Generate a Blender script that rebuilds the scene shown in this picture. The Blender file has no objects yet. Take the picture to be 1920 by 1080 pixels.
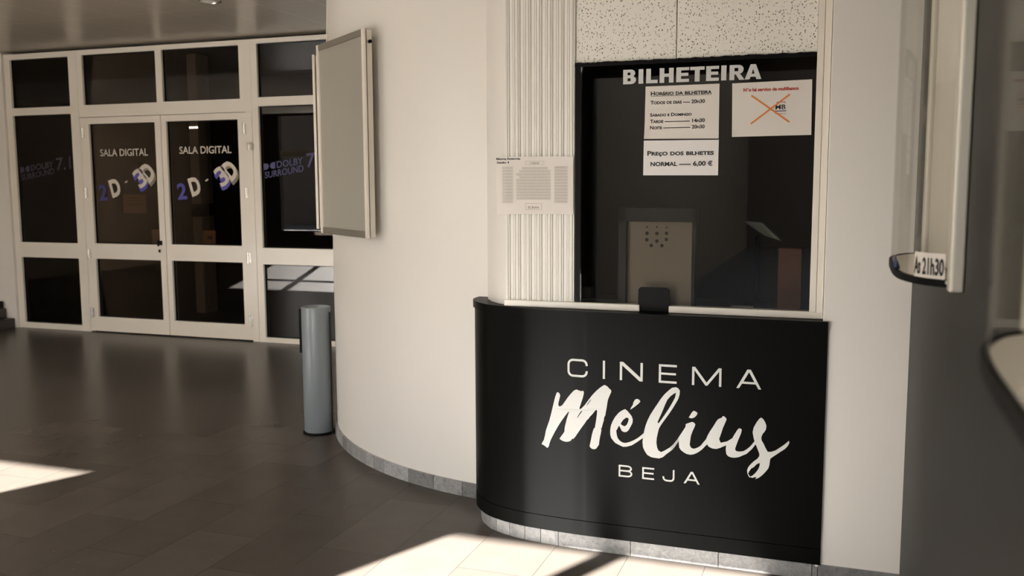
import bpy, bmesh, math, random
from mathutils import Matrix, Vector
S = bpy.context.scene
COL = S.collection
random.seed(7)
R = math.radians

# ------------------------------------------------------------------ camera
def make_camera():
    yaw, pitch, roll = R(19.55), R(6.44), R(-0.23)
    f = Vector((-math.sin(yaw)*math.cos(pitch), math.cos(yaw)*math.cos(pitch), -math.sin(pitch)))
    r = Vector((math.cos(yaw), math.sin(yaw), 0)); u = r.cross(f)
    r2 = r*math.cos(roll) + u*math.sin(roll); u2 = -r*math.sin(roll) + u*math.cos(roll)
    cd = bpy.data.cameras.new('camera'); cd.sensor_width = 36; cd.lens = 1756/1920*36
    cd.clip_start = 0.05
    cd.dof.use_dof = True; cd.dof.focus_distance = 3.7; cd.dof.aperture_fstop = 4.5
    o = bpy.data.objects.new('camera', cd); COL.objects.link(o)
    m = Matrix((r2, u2, -f)).transposed().to_4x4(); m.translation = (0, 0, 1.42)
    o.matrix_world = m
    S.camera = o
make_camera()

# ------------------------------------------------------------------ light
SUN_AZ, SUN_EL = R(24.2), R(28.5)
def make_light():
    w = bpy.data.worlds.new('sky'); S.world = w; w.use_nodes = True
    nt = w.node_tree; nt.nodes.clear()
    out = nt.nodes.new('ShaderNodeOutputWorld'); bg = nt.nodes.new('ShaderNodeBackground')
    sky = nt.nodes.new('ShaderNodeTexSky'); sky.sky_type = 'NISHITA'; sky.sun_disc = False
    sky.sun_elevation = SUN_EL; sky.sun_rotation = R(204.2)
    hs = nt.nodes.new('ShaderNodeHueSaturation'); hs.inputs['Saturation'].default_value = 0.55
    tint = nt.nodes.new('ShaderNodeMix'); tint.data_type = 'RGBA'; tint.blend_type = 'MULTIPLY'
    tint.inputs['Factor'].default_value = 1.0
    tint.inputs['B'].default_value = (1.0, 0.99, 0.97, 1)
    nt.links.new(sky.outputs[0], hs.inputs['Color']); nt.links.new(hs.outputs[0], tint.inputs['A'])
    nt.links.new(tint.outputs['Result'], bg.inputs['Color']); bg.inputs['Strength'].default_value = 0.25
    nt.links.new(bg.outputs[0], out.inputs[0])
    ld = bpy.data.lights.new('sun', 'SUN'); ld.energy = 34; ld.angle = R(0.53); ld.color = (1.0, 0.98, 0.95)
    o = bpy.data.objects.new('sun', ld); COL.objects.link(o); o.location = (-6, -8, 8)
    d = Vector((math.sin(SUN_AZ)*math.cos(SUN_EL), math.cos(SUN_AZ)*math.cos(SUN_EL), -math.sin(SUN_EL)))
    o.rotation_euler = d.to_track_quat('-Z', 'Y').to_euler()
make_light()
S.view_settings.view_transform = 'Standard'; S.view_settings.look = 'None'
S.view_settings.gamma = 1; S.view_settings.use_curve_mapping = False
S.view_settings.exposure = 1.78

# ------------------------------------------------------------------ materials
def lin(r, g, b):
    f = lambda c: (c/255/12.92 if c/255 <= 0.04045 else ((c/255+0.055)/1.055)**2.4)
    return (f(r), f(g), f(b), 1)
def mat(name, col, rough=0.5, metal=0.0, spec=0.5, var=0.0, scale=8.0, bump=0.0, bscale=60.0, coat=0.0):
    m = bpy.data.materials.new(name); m.use_nodes = True
    nt = m.node_tree; p = nt.nodes['Principled BSDF']
    p.inputs['Base Color'].default_value = col if len(col) == 4 else (*col, 1)
    p.inputs['Roughness'].default_value = rough; p.inputs['Metallic'].default_value = metal
    p.inputs['Specular IOR Level'].default_value = spec
    p.inputs['Coat Weight'].default_value = coat
    tc = nt.nodes.new('ShaderNodeTexCoord')
    if var:
        n = nt.nodes.new('ShaderNodeTexNoise'); n.inputs['Scale'].default_value = scale; n.inputs['Detail'].default_value = 6
        nt.links.new(tc.outputs['Object'], n.inputs['Vector'])
        mx = nt.nodes.new('ShaderNodeMix'); mx.data_type = 'RGBA'
        c = p.inputs['Base Color'].default_value
        mx.inputs['A'].default_value = (c[0]*(1-var), c[1]*(1-var), c[2]*(1-var), 1)
        mx.inputs['B'].default_value = (min(1, c[0]*(1+var)), min(1, c[1]*(1+var)), min(1, c[2]*(1+var)), 1)
        nt.links.new(n.outputs['Fac'], mx.inputs['Factor']); nt.links.new(mx.outputs['Result'], p.inputs['Base Color'])
    if bump:
        n2 = nt.nodes.new('ShaderNodeTexNoise'); n2.inputs['Scale'].default_value = bscale; n2.inputs['Detail'].default_value = 4
        nt.links.new(tc.outputs['Object'], n2.inputs['Vector'])
        b = nt.nodes.new('ShaderNodeBump'); b.inputs['Strength'].default_value = bump; b.inputs['Distance'].default_value = 0.002
        nt.links.new(n2.outputs['Fac'], b.inputs['Height']); nt.links.new(b.outputs[0], p.inputs['Normal'])
    return m
def glass_mat(name, tint=(0.9, 0.9, 0.88), rough=0.0, ior=1.45, cap=1.0):
    m = bpy.data.materials.new(name); m.use_nodes = True
    nt = m.node_tree; nt.nodes.clear()
    out = nt.nodes.new('ShaderNodeOutputMaterial'); mix = nt.nodes.new('ShaderNodeMixShader')
    tr = nt.nodes.new('ShaderNodeBsdfTransparent'); gl = nt.nodes.new('ShaderNodeBsdfGlossy'); fr = nt.nodes.new('ShaderNodeFresnel')
    tr.inputs[0].default_value = (*tint, 1); gl.inputs['Roughness'].default_value = rough; fr.inputs['IOR'].default_value = ior
    mn = nt.nodes.new('ShaderNodeMath'); mn.operation = 'MINIMUM'; mn.inputs[1].default_value = cap
    nt.links.new(fr.outputs[0], mn.inputs[0]); nt.links.new(mn.outputs[0], mix.inputs[0]); nt.links.new(tr.outputs[0], mix.inputs[1]); nt.links.new(gl.outputs[0], mix.inputs[2])
    nt.links.new(mix.outputs[0], out.inputs[0])
    return m
def floor_mat():
    m = mat('stone floor', (0.2, 0.17, 0.14), 0.2, spec=0.12)
    nt = m.node_tree; p = nt.nodes['Principled BSDF']; tc = nt.nodes.new('ShaderNodeTexCoord')
    sep = nt.nodes.new('ShaderNodeSeparateXYZ'); cmb = nt.nodes.new('ShaderNodeCombineXYZ')
    ax = nt.nodes.new('ShaderNodeMath'); ax.operation = 'ADD'; ax.inputs[1].default_value = 1.315 + 0.29*60
    ay = nt.nodes.new('ShaderNodeMath'); ay.operation = 'ADD'; ay.inputs[1].default_value = -3.38 + 0.6*30
    L = nt.links.new
    L(tc.outputs['Object'], sep.inputs[0]); L(sep.outputs[0], ax.inputs[0]); L(sep.outputs[1], ay.inputs[0])
    L(ay.outputs[0], cmb.inputs[0]); L(ax.outputs[0], cmb.inputs[1])
    br = nt.nodes.new('ShaderNodeTexBrick'); br.offset = 0.5; br.inputs['Scale'].default_value = 1
    br.inputs['Brick Width'].default_value = 0.6; br.inputs['Row Height'].default_value = 0.29
    br.inputs['Mortar Size'].default_value = 0.0013; br.inputs['Mortar Smooth'].default_value = 0.3; br.inputs['Bias'].default_value = 0
    br.inputs['Color1'].default_value = (0.068, 0.057, 0.047, 1); br.inputs['Color2'].default_value = (0.084, 0.071, 0.060, 1)
    br.inputs['Mortar'].default_value = (0.030, 0.026, 0.022, 1)
    L(cmb.outputs[0], br.inputs['Vector'])
    n = nt.nodes.new('ShaderNodeTexNoise'); n.inputs['Scale'].default_value = 3.2; n.inputs['Detail'].default_value = 8; n.inputs['Roughness'].default_value = 0.65
    L(tc.outputs['Object'], n.inputs['Vector'])
    rp = nt.nodes.new('ShaderNodeMapRange'); rp.inputs['To Min'].default_value = 0.72; rp.inputs['To Max'].default_value = 1.22
    L(n.outputs['Fac'], rp.inputs['Value'])
    mx = nt.nodes.new('ShaderNodeMix'); mx.data_type = 'RGBA'; mx.blend_type = 'MULTIPLY'; mx.inputs['Factor'].default_value = 1
    L(br.outputs['Color'], mx.inputs['A']); L(rp.outputs[0], mx.inputs['B'])
    v = nt.nodes.new('ShaderNodeTexVoronoi'); v.inputs['Scale'].default_value = 5.5
    L(tc.outputs['Object'], v.inputs['Vector'])
    lt = nt.nodes.new('ShaderNodeMath'); lt.operation = 'LESS_THAN'; lt.inputs[1].default_value = 0.045
    L(v.outputs['Distance'], lt.inputs[0])
    mx2 = nt.nodes.new('ShaderNodeMix'); mx2.data_type = 'RGBA'; mx2.inputs['B'].default_value = (0.09, 0.075, 0.06, 1)
    L(lt.outputs[0], mx2.inputs['Factor']); L(mx.outputs['Result'], mx2.inputs['A'])
    L(mx2.outputs['Result'], p.inputs['Base Color'])
    p.inputs['Roughness'].default_value = 0.27
    b = nt.nodes.new('ShaderNodeBump'); b.inputs['Strength'].default_value = 0.25; b.inputs['Distance'].default_value = 0.002; b.invert = True
    L(br.outputs['Fac'], b.inputs['Height']); L(b.outputs[0], p.inputs['Normal'])
    return m
def plinth_mat():
    m = mat('grey marble plinth', (0.3, 0.29, 0.28), 0.45)
    nt = m.node_tree; p = nt.nodes['Principled BSDF']; L = nt.links.new
    tc = nt.nodes.new('ShaderNodeTexCoord'); at = nt.nodes.new('ShaderNodeAttribute'); at.attribute_name = 'stone'
    n = nt.nodes.new('ShaderNodeTexNoise'); n.inputs['Scale'].default_value = 38; n.inputs['Detail'].default_value = 9; n.inputs['Roughness'].default_value = 0.75; n.inputs['Distortion'].default_value = 1.2
    L(tc.outputs['Object'], n.inputs['Vector'])
    rp = nt.nodes.new('ShaderNodeMapRange'); rp.inputs['From Min'].default_value = 0.3; rp.inputs['From Max'].default_value = 0.7
    rp.inputs['To Min'].default_value = 0.55; rp.inputs['To Max'].default_value = 1.35
    L(n.outputs['Fac'], rp.inputs['Value'])
    mx = nt.nodes.new('ShaderNodeMix'); mx.data_type = 'RGBA'; mx.blend_type = 'MULTIPLY'; mx.inputs['Factor'].default_value = 1
    L(at.outputs['Color'], mx.inputs['A']); L(rp.outputs[0], mx.inputs['B']); L(mx.outputs['Result'], p.inputs['Base Color'])
    return m
def tile_mat():
    m = mat('fissured acoustic tile', lin(238, 232, 221), 0.9, spec=0.2)
    nt = m.node_tree; p = nt.nodes['Principled BSDF']; L = nt.links.new
    tc = nt.nodes.new('ShaderNodeTexCoord'); mp = nt.nodes.new('ShaderNodeMapping'); mp.inputs['Scale'].default_value = (130, 130, 95)
    L(tc.outputs['Object'], mp.inputs['Vector'])
    n = nt.nodes.new('ShaderNodeTexNoise'); n.inputs['Scale'].default_value = 1.6; n.inputs['Detail'].default_value = 2
    L(mp.outputs[0], n.inputs['Vector'])
    v = nt.nodes.new('ShaderNodeTexVoronoi'); v.inputs['Scale'].default_value = 1
    av = nt.nodes.new('ShaderNodeVectorMath'); av.operation = 'ADD'
    L(mp.outputs[0], av.inputs[0]); L(n.outputs['Color'], av.inputs[1]); L(av.outputs[0], v.inputs['Vector'])
    lt = nt.nodes.new('ShaderNodeMapRange'); lt.inputs['From Min'].default_value = 0.17; lt.inputs['From Max'].default_value = 0.27
    lt.inputs['To Min'].default_value = 1; lt.inputs['To Max'].default_value = 0
    L(v.outputs['Distance'], lt.inputs['Value'])
    mx = nt.nodes.new('ShaderNodeMix'); mx.data_type = 'RGBA'; mx.inputs['A'].default_value = lin(238, 232, 221); mx.inputs['B'].default_value = lin(70, 62, 52)
    L(lt.outputs[0], mx.inputs['Factor']); L(mx.outputs['Result'], p.inputs['Base Color'])
    b = nt.nodes.new('ShaderNodeBump'); b.inputs['Strength'].default_value = 0.5; b.inputs['Distance'].default_value = 0.002; b.invert = True
    L(lt.outputs[0], b.inputs['Height']); L(b.outputs[0], p.inputs['Normal'])
    return m
def ceiling_mat():
    m = mat('metal ceiling panels', (0.42, 0.37, 0.3), 0.28, spec=0.6)
    nt = m.node_tree; p = nt.nodes['Principled BSDF']; L = nt.links.new
    tc = nt.nodes.new('ShaderNodeTexCoord'); sep = nt.nodes.new('ShaderNodeSeparateXYZ'); cmb = nt.nodes.new('ShaderNodeCombineXYZ')
    ax = nt.nodes.new('ShaderNodeMath'); ax.inputs[1].default_value = 4.0 + 0.42*60
    ay = nt.nodes.new('ShaderNodeMath'); ay.inputs[1].default_value = -5.895 + 1.26*20
    L(tc.outputs['Object'], sep.inputs[0]); L(sep.outputs[0], ax.inputs[0]); L(sep.outputs[1], ay.inputs[0]); L(ax.outputs[0], cmb.inputs[0]); L(ay.outputs[0], cmb.inputs[1])
    br = nt.nodes.new('ShaderNodeTexBrick'); br.offset = 0; br.inputs['Scale'].default_value = 1
    br.inputs['Brick Width'].default_value = 0.42; br.inputs['Row Height'].default_value = 1.26; br.inputs['Mortar Size'].default_value = 0.003; br.inputs['Bias'].default_value = 0
    br.inputs['Color1'].default_value = (0.42, 0.365, 0.29, 1); br.inputs['Color2'].default_value = (0.40, 0.35, 0.28, 1); br.inputs['Mortar'].default_value = (0.75, 0.68, 0.58, 1)
    L(cmb.outputs[0], br.inputs['Vector']); L(br.outputs['Color'], p.inputs['Base Color'])
    return m
M = dict(
    wall=mat('white gloss wall paint', lin(228, 222, 213), 0.32, spec=0.45, var=0.025, scale=1.3, bump=0.06, bscale=5),
    wallr=mat('white wall paint', lin(232, 226, 217), 0.45, var=0.03, scale=1.5, bump=0.06, bscale=6),
    grey=mat('dark grey wall paint', lin(49, 48, 45), 0.5, spec=0.2, var=0.05, scale=2.0, bump=0.12, bscale=7),
    alu=mat('white lacquered aluminium', lin(228, 220, 207), 0.3, var=0.02, scale=4),
    flute=mat('fluted white pvc', lin(236, 231, 222), 0.35),
    black=mat('satin black sheet', (0.0042, 0.0042, 0.0037), 0.38, spec=0.045, var=0.1, scale=3),
    blackmat=mat('black plastic', (0.0035, 0.0035, 0.0035), 0.5, spec=0.1),
    darkframe=mat('dark bronze frame', (0.006, 0.006, 0.005), 0.5, spec=0.2),
    vinyl=mat('white vinyl lettering', lin(206, 205, 200), 0.45),
    dvinyl=mat('dull white vinyl', lin(205, 195, 180), 0.6),
    gvinyl=mat('grey vinyl', lin(128, 118, 100), 0.6),
    blue=mat('blue vinyl', lin(78, 72, 156), 0.6),
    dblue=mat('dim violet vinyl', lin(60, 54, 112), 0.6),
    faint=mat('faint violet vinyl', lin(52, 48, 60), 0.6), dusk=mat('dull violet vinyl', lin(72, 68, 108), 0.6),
    paper=mat('white paper', lin(226, 221, 216), 0.7, var=0.02, scale=10),
    paperw=mat('warm white paper', lin(222, 214, 204), 0.7, var=0.02, scale=10),
    tan=mat('tan paper', lin(150, 118, 96), 0.8, var=0.06, scale=10),
    ink=mat('black ink', (0.012, 0.011, 0.010), 0.7),
    greyink=mat('grey print ink', lin(138, 130, 121), 0.8),
    brownink=mat('brown print ink', lin(62, 46, 36), 0.8),
    red=mat('red brown ink', lin(176, 72, 62), 0.8),
    orange=mat('orange ink', lin(222, 130, 62), 0.8, var=0.12, scale=30),
    navy=mat('navy ink', lin(40, 52, 92), 0.8),
    steel=mat('brushed aluminium', lin(214, 208, 194), 0.34, metal=0.3, var=0.03, scale=3),
    greymetal=mat('grey aluminium bar', lin(150, 144, 132), 0.35, metal=0.5),
    bright=mat('bright steel', (0.7, 0.68, 0.64), 0.25, metal=1),
    binm=mat('blue grey enamel', lin(122, 128, 132), 0.3, var=0.04, scale=5),
    board=mat('white backing board', lin(224, 218, 206), 0.6, var=0.02, scale=3),
    diffuser=mat('milky grey poster panel', lin(165, 160, 149), 0.22, spec=0.5, var=0.02, scale=3),
    dark=mat('dark brown room', (0.085, 0.066, 0.050), 0.7, var=0.25, scale=1.2),
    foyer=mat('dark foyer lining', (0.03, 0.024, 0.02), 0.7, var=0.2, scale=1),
    stair=mat('dark stone steps', (0.045, 0.036, 0.03), 0.35, var=0.2, scale=8),
    beige=mat('beige board', lin(120, 110, 97), 0.6, var=0.08, scale=3),
    brownbox=mat('brown cardboard', lin(108, 74, 56), 0.8, var=0.1, scale=9),
    pale=mat('pale grey plastic', lin(112, 115, 109), 0.5),
    pillar=mat('light grey pillar', lin(190, 180, 168), 0.6),
    out=mat('pale outdoor paving', lin(142, 140, 136), 0.8, var=0.1, scale=2),
    sunblock=mat('pale porch plaster', lin(188, 168, 146), 0.7, var=0.05, scale=2),
    plaster=mat('plaster wall', lin(150, 138, 122), 0.7, var=0.05, scale=2),
    lamp=mat('opal lamp lens', lin(225, 220, 210), 0.4),
    glass=glass_mat('clear glass', (0.86, 0.85, 0.82), 0.0, 1.33),
    glassd=glass_mat('smoked glass', (0.62, 0.58, 0.54)),
    acrylic=glass_mat('clear acrylic', (0.95, 0.95, 0.94), 0.02, 1.3, 0.09),
    whiteceil=mat('white bounce ceiling', lin(238, 234, 226), 0.8, var=0.02, scale=2),
    facade=mat('brown plaster facade', lin(120, 108, 98), 0.8, var=0.08, scale=1),
    floor=floor_mat(), plinth=plinth_mat(), tile=tile_mat(), ceil=ceiling_mat())

# ------------------------------------------------------------------ mesh helpers
class MB:
    def __init__(s): s.v = []; s.f = []; s.c = []
    def add(s, v, f, c=None):
        b = len(s.v); s.v += [tuple(p) for p in v]
        s.f += [tuple(i+b for i in q) for q in f]; s.c += [c]*len(f); return s
    def box(s, x0, x1, y0, y1, z0, z1, c=None):
        v = [(x0,y0,z0),(x1,y0,z0),(x1,y1,z0),(x0,y1,z0),(x0,y0,z1),(x1,y0,z1),(x1,y1,z1),(x0,y1,z1)]
        return s.add(v, [(0,3,2,1),(4,5,6,7),(0,1,5,4),(1,2,6,5),(2,3,7,6),(3,0,4,7)], c)
    def prism(s, pts, z0, z1, c=None):          # closed plan outline, counter-clockwise
        n = len(pts); v = [(x,y,z0) for x,y in pts] + [(x,y,z1) for x,y in pts]
        f = [tuple(range(n-1,-1,-1)), tuple(range(n,2*n))] + [(i,(i+1)%n,n+(i+1)%n,n+i) for i in range(n)]
        return s.add(v, f, c)
    def strip(s, inner, outer, z0, z1, c=None): # open path wall with thickness: two equal point lists
        n = len(inner)
        for i in range(n-1):
            a, b, q, d = outer[i], outer[i+1], inner[i+1], inner[i]
            v = [(*a,z0),(*b,z0),(*q,z0),(*d,z0),(*a,z1),(*b,z1),(*q,z1),(*d,z1)]
            f = [(0,3,2,1),(4,5,6,7),(0,1,5,4),(2,3,7,6)]
            if i == 0: f.append((3,0,4,7))
            if i == n-2: f.append((1,2,6,5))
            s.add(v, f, c)
        return s
    def tube(s, path, r, n=10):
        rings = []
        for i, p in enumerate(path):
            p = Vector(p); a = Vector(path[max(0,i-1)]); b = Vector(path[min(len(path)-1,i+1)])
            t = (b-a).normalized(); u = t.cross(Vector((0,0,1)) if abs(t.z) < .9 else Vector((1,0,0))).normalized(); w = t.cross(u)
            rings.append([tuple(p + u*r*math.cos(2*math.pi*k/n) + w*r*math.sin(2*math.pi*k/n)) for k in range(n)])
        v = [q for g in rings for q in g]; f = []
        for i in range(len(rings)-1):
            for k in range(n): f.append((i*n+k, i*n+(k+1)%n, (i+1)*n+(k+1)%n, (i+1)*n+k))
        f += [tuple(range(n-1,-1,-1)), tuple(range((len(rings)-1)*n, len(rings)*n))]
        return s.add(v, f)
    def lathe(s, prof, cx, cy, n=40):           # (radius, z) profile round a vertical axis
        v = []; f = []
        for r, z in prof:
            v += [(cx+r*math.cos(2*math.pi*k/n), cy+r*math.sin(2*math.pi*k/n), z) for k in range(n)]
        for i in range(len(prof)-1):
            for k in range(n): f.append((i*n+k, i*n+(k+1)%n, (i+1)*n+(k+1)%n, (i+1)*n+k))
        if prof[0][0] > 1e-6: f.append(tuple(range(n-1,-1,-1)))
        return s.add(v, f)
    def flat(s, mesh, fn):                      # a filled flat outline mapped to a surface by fn(u, v)
        vv, ff = mesh
        return s.add([fn(a, b) for a, b in vv], ff)
    def build(s, name, m, parent=None, smooth=False, bevel=0, weld=False):
        off = Vector((0,0,0)) if parent is None else parent.matrix_world_loc
        me = bpy.data.meshes.new(name)
        me.from_pydata([tuple(Vector(p)-off) for p in s.v], [], s.f); me.validate()
        if any(c is not None for c in s.c):
            at = me.attributes.new('stone', 'FLOAT_COLOR', 'FACE')
            for i, c in enumerate(s.c):
                c = c or (0.3,0.3,0.3); at.data[i].color = (*c, 1)
        bm = bmesh.new(); bm.from_mesh(me)
        if weld: bmesh.ops.remove_doubles(bm, verts=bm.verts, dist=1e-5)
        bmesh.ops.recalc_face_normals(bm, faces=bm.faces); bm.to_mesh(me); bm.free()
        me.materials.append(m)
        o = bpy.data.objects.new(name, me); COL.objects.link(o)
        if parent is not None: o.parent = parent.o
        if bevel:
            md = o.modifiers.new('bevel', 'BEVEL'); md.width = bevel; md.segments = 2; md.limit_method = 'ANGLE'
        if smooth:
            for p in me.polygons: p.use_smooth = True
            md = o.modifiers.new('edges', 'EDGE_SPLIT'); md.split_angle = R(40)
        return o
def tag(o, label, cat, group=None, kind=None):
    o['label'] = label; o['category'] = cat
    if group: o['group'] = group
    if kind: o['kind'] = kind
    return o
class Thing:                                    # an Empty at the thing's base; parts are built in world coordinates
    def __init__(s, name, loc, label, cat, group=None, kind=None):
        s.o = bpy.data.objects.new(name, None); COL.objects.link(s.o); s.o.location = loc
        s.o.empty_display_size = 0.1; s.matrix_world_loc = Vector(loc); tag(s.o, label, cat, group, kind)
class Sub:                                      # a part that carries sub-parts
    def __init__(s, o, thing): s.o = o; s.matrix_world_loc = thing.matrix_world_loc

# ------------------------------------------------------------------ flat outlines and lettering
def fill(loops):                                # closed 2-D loops (holes by even-odd) -> (verts, faces)
    cu = bpy.data.curves.new('outline', 'CURVE'); cu.dimensions = '2D'; cu.fill_mode = 'BOTH'
    for lp in loops:
        sp = cu.splines.new('POLY'); sp.points.add(len(lp)-1); sp.use_cyclic_u = True
        for q, (a, b) in zip(sp.points, lp): q.co = (a, b, 0, 1)
    return curve_mesh(cu)
def curve_mesh(cu):
    o = bpy.data.objects.new('outline', cu); COL.objects.link(o)
    dg = bpy.context.evaluated_depsgraph_get(); dg.update()
    me = bpy.data.meshes.new_from_object(o.evaluated_get(dg), depsgraph=dg)
    r = ([(v.co.x, v.co.y) for v in me.vertices], [tuple(p.vertices) for p in me.polygons])
    bpy.data.objects.remove(o); bpy.data.curves.remove(cu); bpy.data.meshes.remove(me)
    return r
def text(s, x0, x1, z, cap, bold=0.0, small=False, scs=0.78):   # text fitted between x0 and x1 on a baseline z with cap height
    cu = bpy.data.curves.new('text', 'FONT'); cu.body = s; cu.size = 1.0; cu.offset = bold; cu.fill_mode = 'FRONT'; cu.resolution_u = 3
    if small:
        cu.small_caps_scale = scs
        for i, ch in enumerate(s):
            if ch.isalpha() and ch.islower(): cu.body_format[i].use_small_caps = True
    v, f = curve_mesh(cu)
    a0 = min(p[0] for p in v); a1 = max(p[0] for p in v)
    k = (x1-x0)/(a1-a0); h = cap/0.73
    return [(x0+(p[0]-a0)*k, z+p[1]*h) for p in v], f
def stroke(path, w, closed=False):              # mitred stroke outline of a 2-D polyline
    n = len(path); L = []; Rr = []
    for i in range(n):
        p = Vector(path[i])
        a = Vector(path[i-1]) if (i > 0 or closed) else None
        b = Vector(path[(i+1) % n]) if (i < n-1 or closed) else None
        d1 = (p-a).normalized() if a is not None else (b-p).normalized()
        d2 = (b-p).normalized() if b is not None else d1
        n1 = Vector((-d1.y, d1.x)); n2 = Vector((-d2.y, d2.x)); m = n1+n2
        m = m/max(m.length_squared/2, 0.35) if m.length > 1e-6 else n1
        L.append(tuple(p+m*w/2)); Rr.append(tuple(p-m*w/2))
    if closed: return [L, Rr]
    return [L+Rr[::-1]]
def arc(cx, cz, rx, rz, a0, a1, n=8):
    return [(cx+rx*math.cos(R(a0+(a1-a0)*i/n)), cz+rz*math.sin(R(a0+(a1-a0)*i/n))) for i in range(n+1)]
def rect(x0, x1, z0, z1): return [(x0,z0),(x1,z0),(x1,z1),(x0,z1)]

# ------------------------------------------------------------------ setting
def struct(name, mb, m, label, cat, **k):
    return tag(mb.build(name, m, **k), label, cat, kind='structure')
H = 2.69
struct('floor', MB().box(-11.5, 0.4, -0.9, 7.2, -0.1, 0), M['floor'], 'polished grey brown stone slab floor of the lobby', 'floor')
struct('ground', MB().box(-30, 20, -30, -0.9, -0.12, -0.02), M['out'], 'pale paving outside the lobby entrance', 'ground')
struct('wall_outside', MB().box(-45, 25, -15, -14, 0, 3.9), M['facade'], 'brown building across the street from the lobby entrance', 'building')
struct('wall_sunblock', MB().box(-2.103, -2.0, -14.0, -0.9, -0.02, 4.6), M['sunblock'], 'plain porch wall added outside the lobby entrance', 'wall')  # added unseen wall: keeps sun off the booth side, pale to bounce light
struct('ceiling_2', MB().box(-11.5, 0.4, -0.9, 4.9, H, H+0.1), M['whiteceil'], 'white bounce ceiling over the entrance and ticket booth, added to brighten it', 'ceiling')  # unseen zone made white to bounce light onto the booth top
struct('ceiling', MB().box(-11.5, 0.4, 4.9, 7.2, H, H+0.1), M['ceil'], 'brownish metal panel ceiling over the lobby', 'ceiling')
struct('wall_left', MB().box(-11.6, -11.5, -0.9, 7.2, 0, H), M['plaster'], 'plaster wall at the far end of the lobby', 'wall')
struct('wall_back', MB().box(-11.5, -7.74, 7.06, 7.2, 0, H).box(-3.3, -1.4, 7.06, 7.2, 0, H), M['wall'], 'pale wall beside the glazed door screen above the dark steps', 'wall')
# entrance front behind the camera: openings let in sky and sun
struct('wall_front', MB().box(-11.5, -9.9, -0.9, -0.8, 0, H).box(-5.438, -3.38, -0.9, -0.8, 0, H).box(-2.103, -2.0, -0.9, -0.8, 0, H)
       .box(-2.0, 0.4, -0.9, -0.8, 2.28, H).box(-9.9, -5.438, -0.9, -0.8, 2.641, H).box(-9.9, -5.438, -0.9, -0.8, 0, 0.55).box(-3.38, -2.103, -0.9, -0.8, 2.538, H), M['grey'], 'dark grey entrance wall with tall openings', 'wall')  # low left panel and deep right header added to hide bright reflections
fr = MB()
for x in (-9.0, -8.0, -7.0): fr.box(x-0.05, x+0.05, -0.87, -0.83, 0, 2.641)
fr.box(-9.9, -5.438, -0.87, -0.83, 1.90, 2.02).box(-2.7435, -2.650, -0.87, -0.83, 0, 2.553)
struct('trim_2', fr, M['alu'], 'white mullions and transom of the entrance front', 'trim')

# curved wall that runs into the ticket booth
CX, CY, CR = -1.252, 5.498, 1.70
def circ(r, a): return (CX+r*math.cos(R(a)), CY+r*math.sin(R(a)))
angs = [150 + (263.2-150)*i/60 for i in range(61)]
corner = [(-1.437,3.79), (-1.415,3.69), (-1.388,3.61), (-1.347,3.545), (-1.30,3.495), (-1.255,3.462)]
wf = [circ(CR, a) for a in angs] + corner
wb = [circ(CR-0.1, a) for a in angs] + [(-1.337,3.80), (-1.32,3.71), (-1.30,3.66), (-1.27,3.61), (-1.25,3.56), (-1.24,3.53)]
struct('wall_center', MB().strip(wb[:61], wf[:61], 0.05, H), M['wall'], 'white gloss curved wall sweeping from the doors to the ticket window', 'wall', smooth=True, weld=True)
struct('wall_front_corner', MB().strip(wb[60:], wf[60:], 0.938, H), M['wall'], 'white rounded wall corner between curved wall and fluted panel', 'wall', smooth=True, weld=True)
struct('wall_booth', MB().box(-0.060, 0.222, 3.39, 3.52, 0.05, H), M['wallr'], 'white wall strip between ticket window and dark grey wall', 'wall', bevel=0.003)
gx = lambda y: 0.22 - 0.0067*(3.4-y)
struct('wall_right', MB().prism([(gx(3.5),3.5), (gx(-0.8),-0.8), (0.4,-0.8), (0.4,3.5)], 0, H), M['grey'], 'dark grey painted wall that carries the clear poster displays', 'wall')
struct('wall_interior', MB().box(-1.45, -1.40, 3.9, 5.3, 0, H).box(0.22, 0.3, 3.5, 5.3, 0, H).box(-1.45, 0.3, 5.3, 5.35, 0, H).box(-1.45, 0.3, 3.9, 5.3, 2.45, 2.5)
       .box(-1.24, 0.22, 3.5, 3.9, 2.45, 2.5), M['dark'], 'dark interior of the ticket booth behind its window', 'wall')
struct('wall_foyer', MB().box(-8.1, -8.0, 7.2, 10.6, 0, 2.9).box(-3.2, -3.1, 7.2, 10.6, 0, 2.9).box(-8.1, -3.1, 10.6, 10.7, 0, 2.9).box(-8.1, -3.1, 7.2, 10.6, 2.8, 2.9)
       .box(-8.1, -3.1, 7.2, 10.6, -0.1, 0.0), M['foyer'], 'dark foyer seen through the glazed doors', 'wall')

# stone plinths, block by block
def stone():
    g = random.choice([0.20, 0.26, 0.30, 0.34, 0.38]) * random.uniform(0.9, 1.1); return (g, g*0.97, g*0.93)
bs = MB(); a = 150.0
while a < 263:
    w = random.choice([2.6, 3.0, 3.4, 6.5]) if a < 245 else 5.6
    b = min(a+w, 263.2); n = max(2, int((b-a)/1.3)+1)
    o_ = [circ(1.7126, a+0.05+(b-a-0.1)*i/(n-1)) for i in range(n)]; i_ = [circ(1.62, a+0.05+(b-a-0.1)*i/(n-1)) for i in range(n)]
    bs.strip(i_, o_, 0, 0.065, stone()); a = b
struct('baseboard_left', bs, M['plinth'], 'grey marble plinth along the foot of the curved wall', 'baseboard')
PL = [(-1.447,3.69), (-1.432,3.623), (-1.395,3.548), (-1.335,3.485), (-1.263,3.447), (-1.192,3.423), (-1.127,3.410), (-0.989,3.399), (-0.919,3.395), (-0.8,3.394), (-0.05,3.392)]
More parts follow.
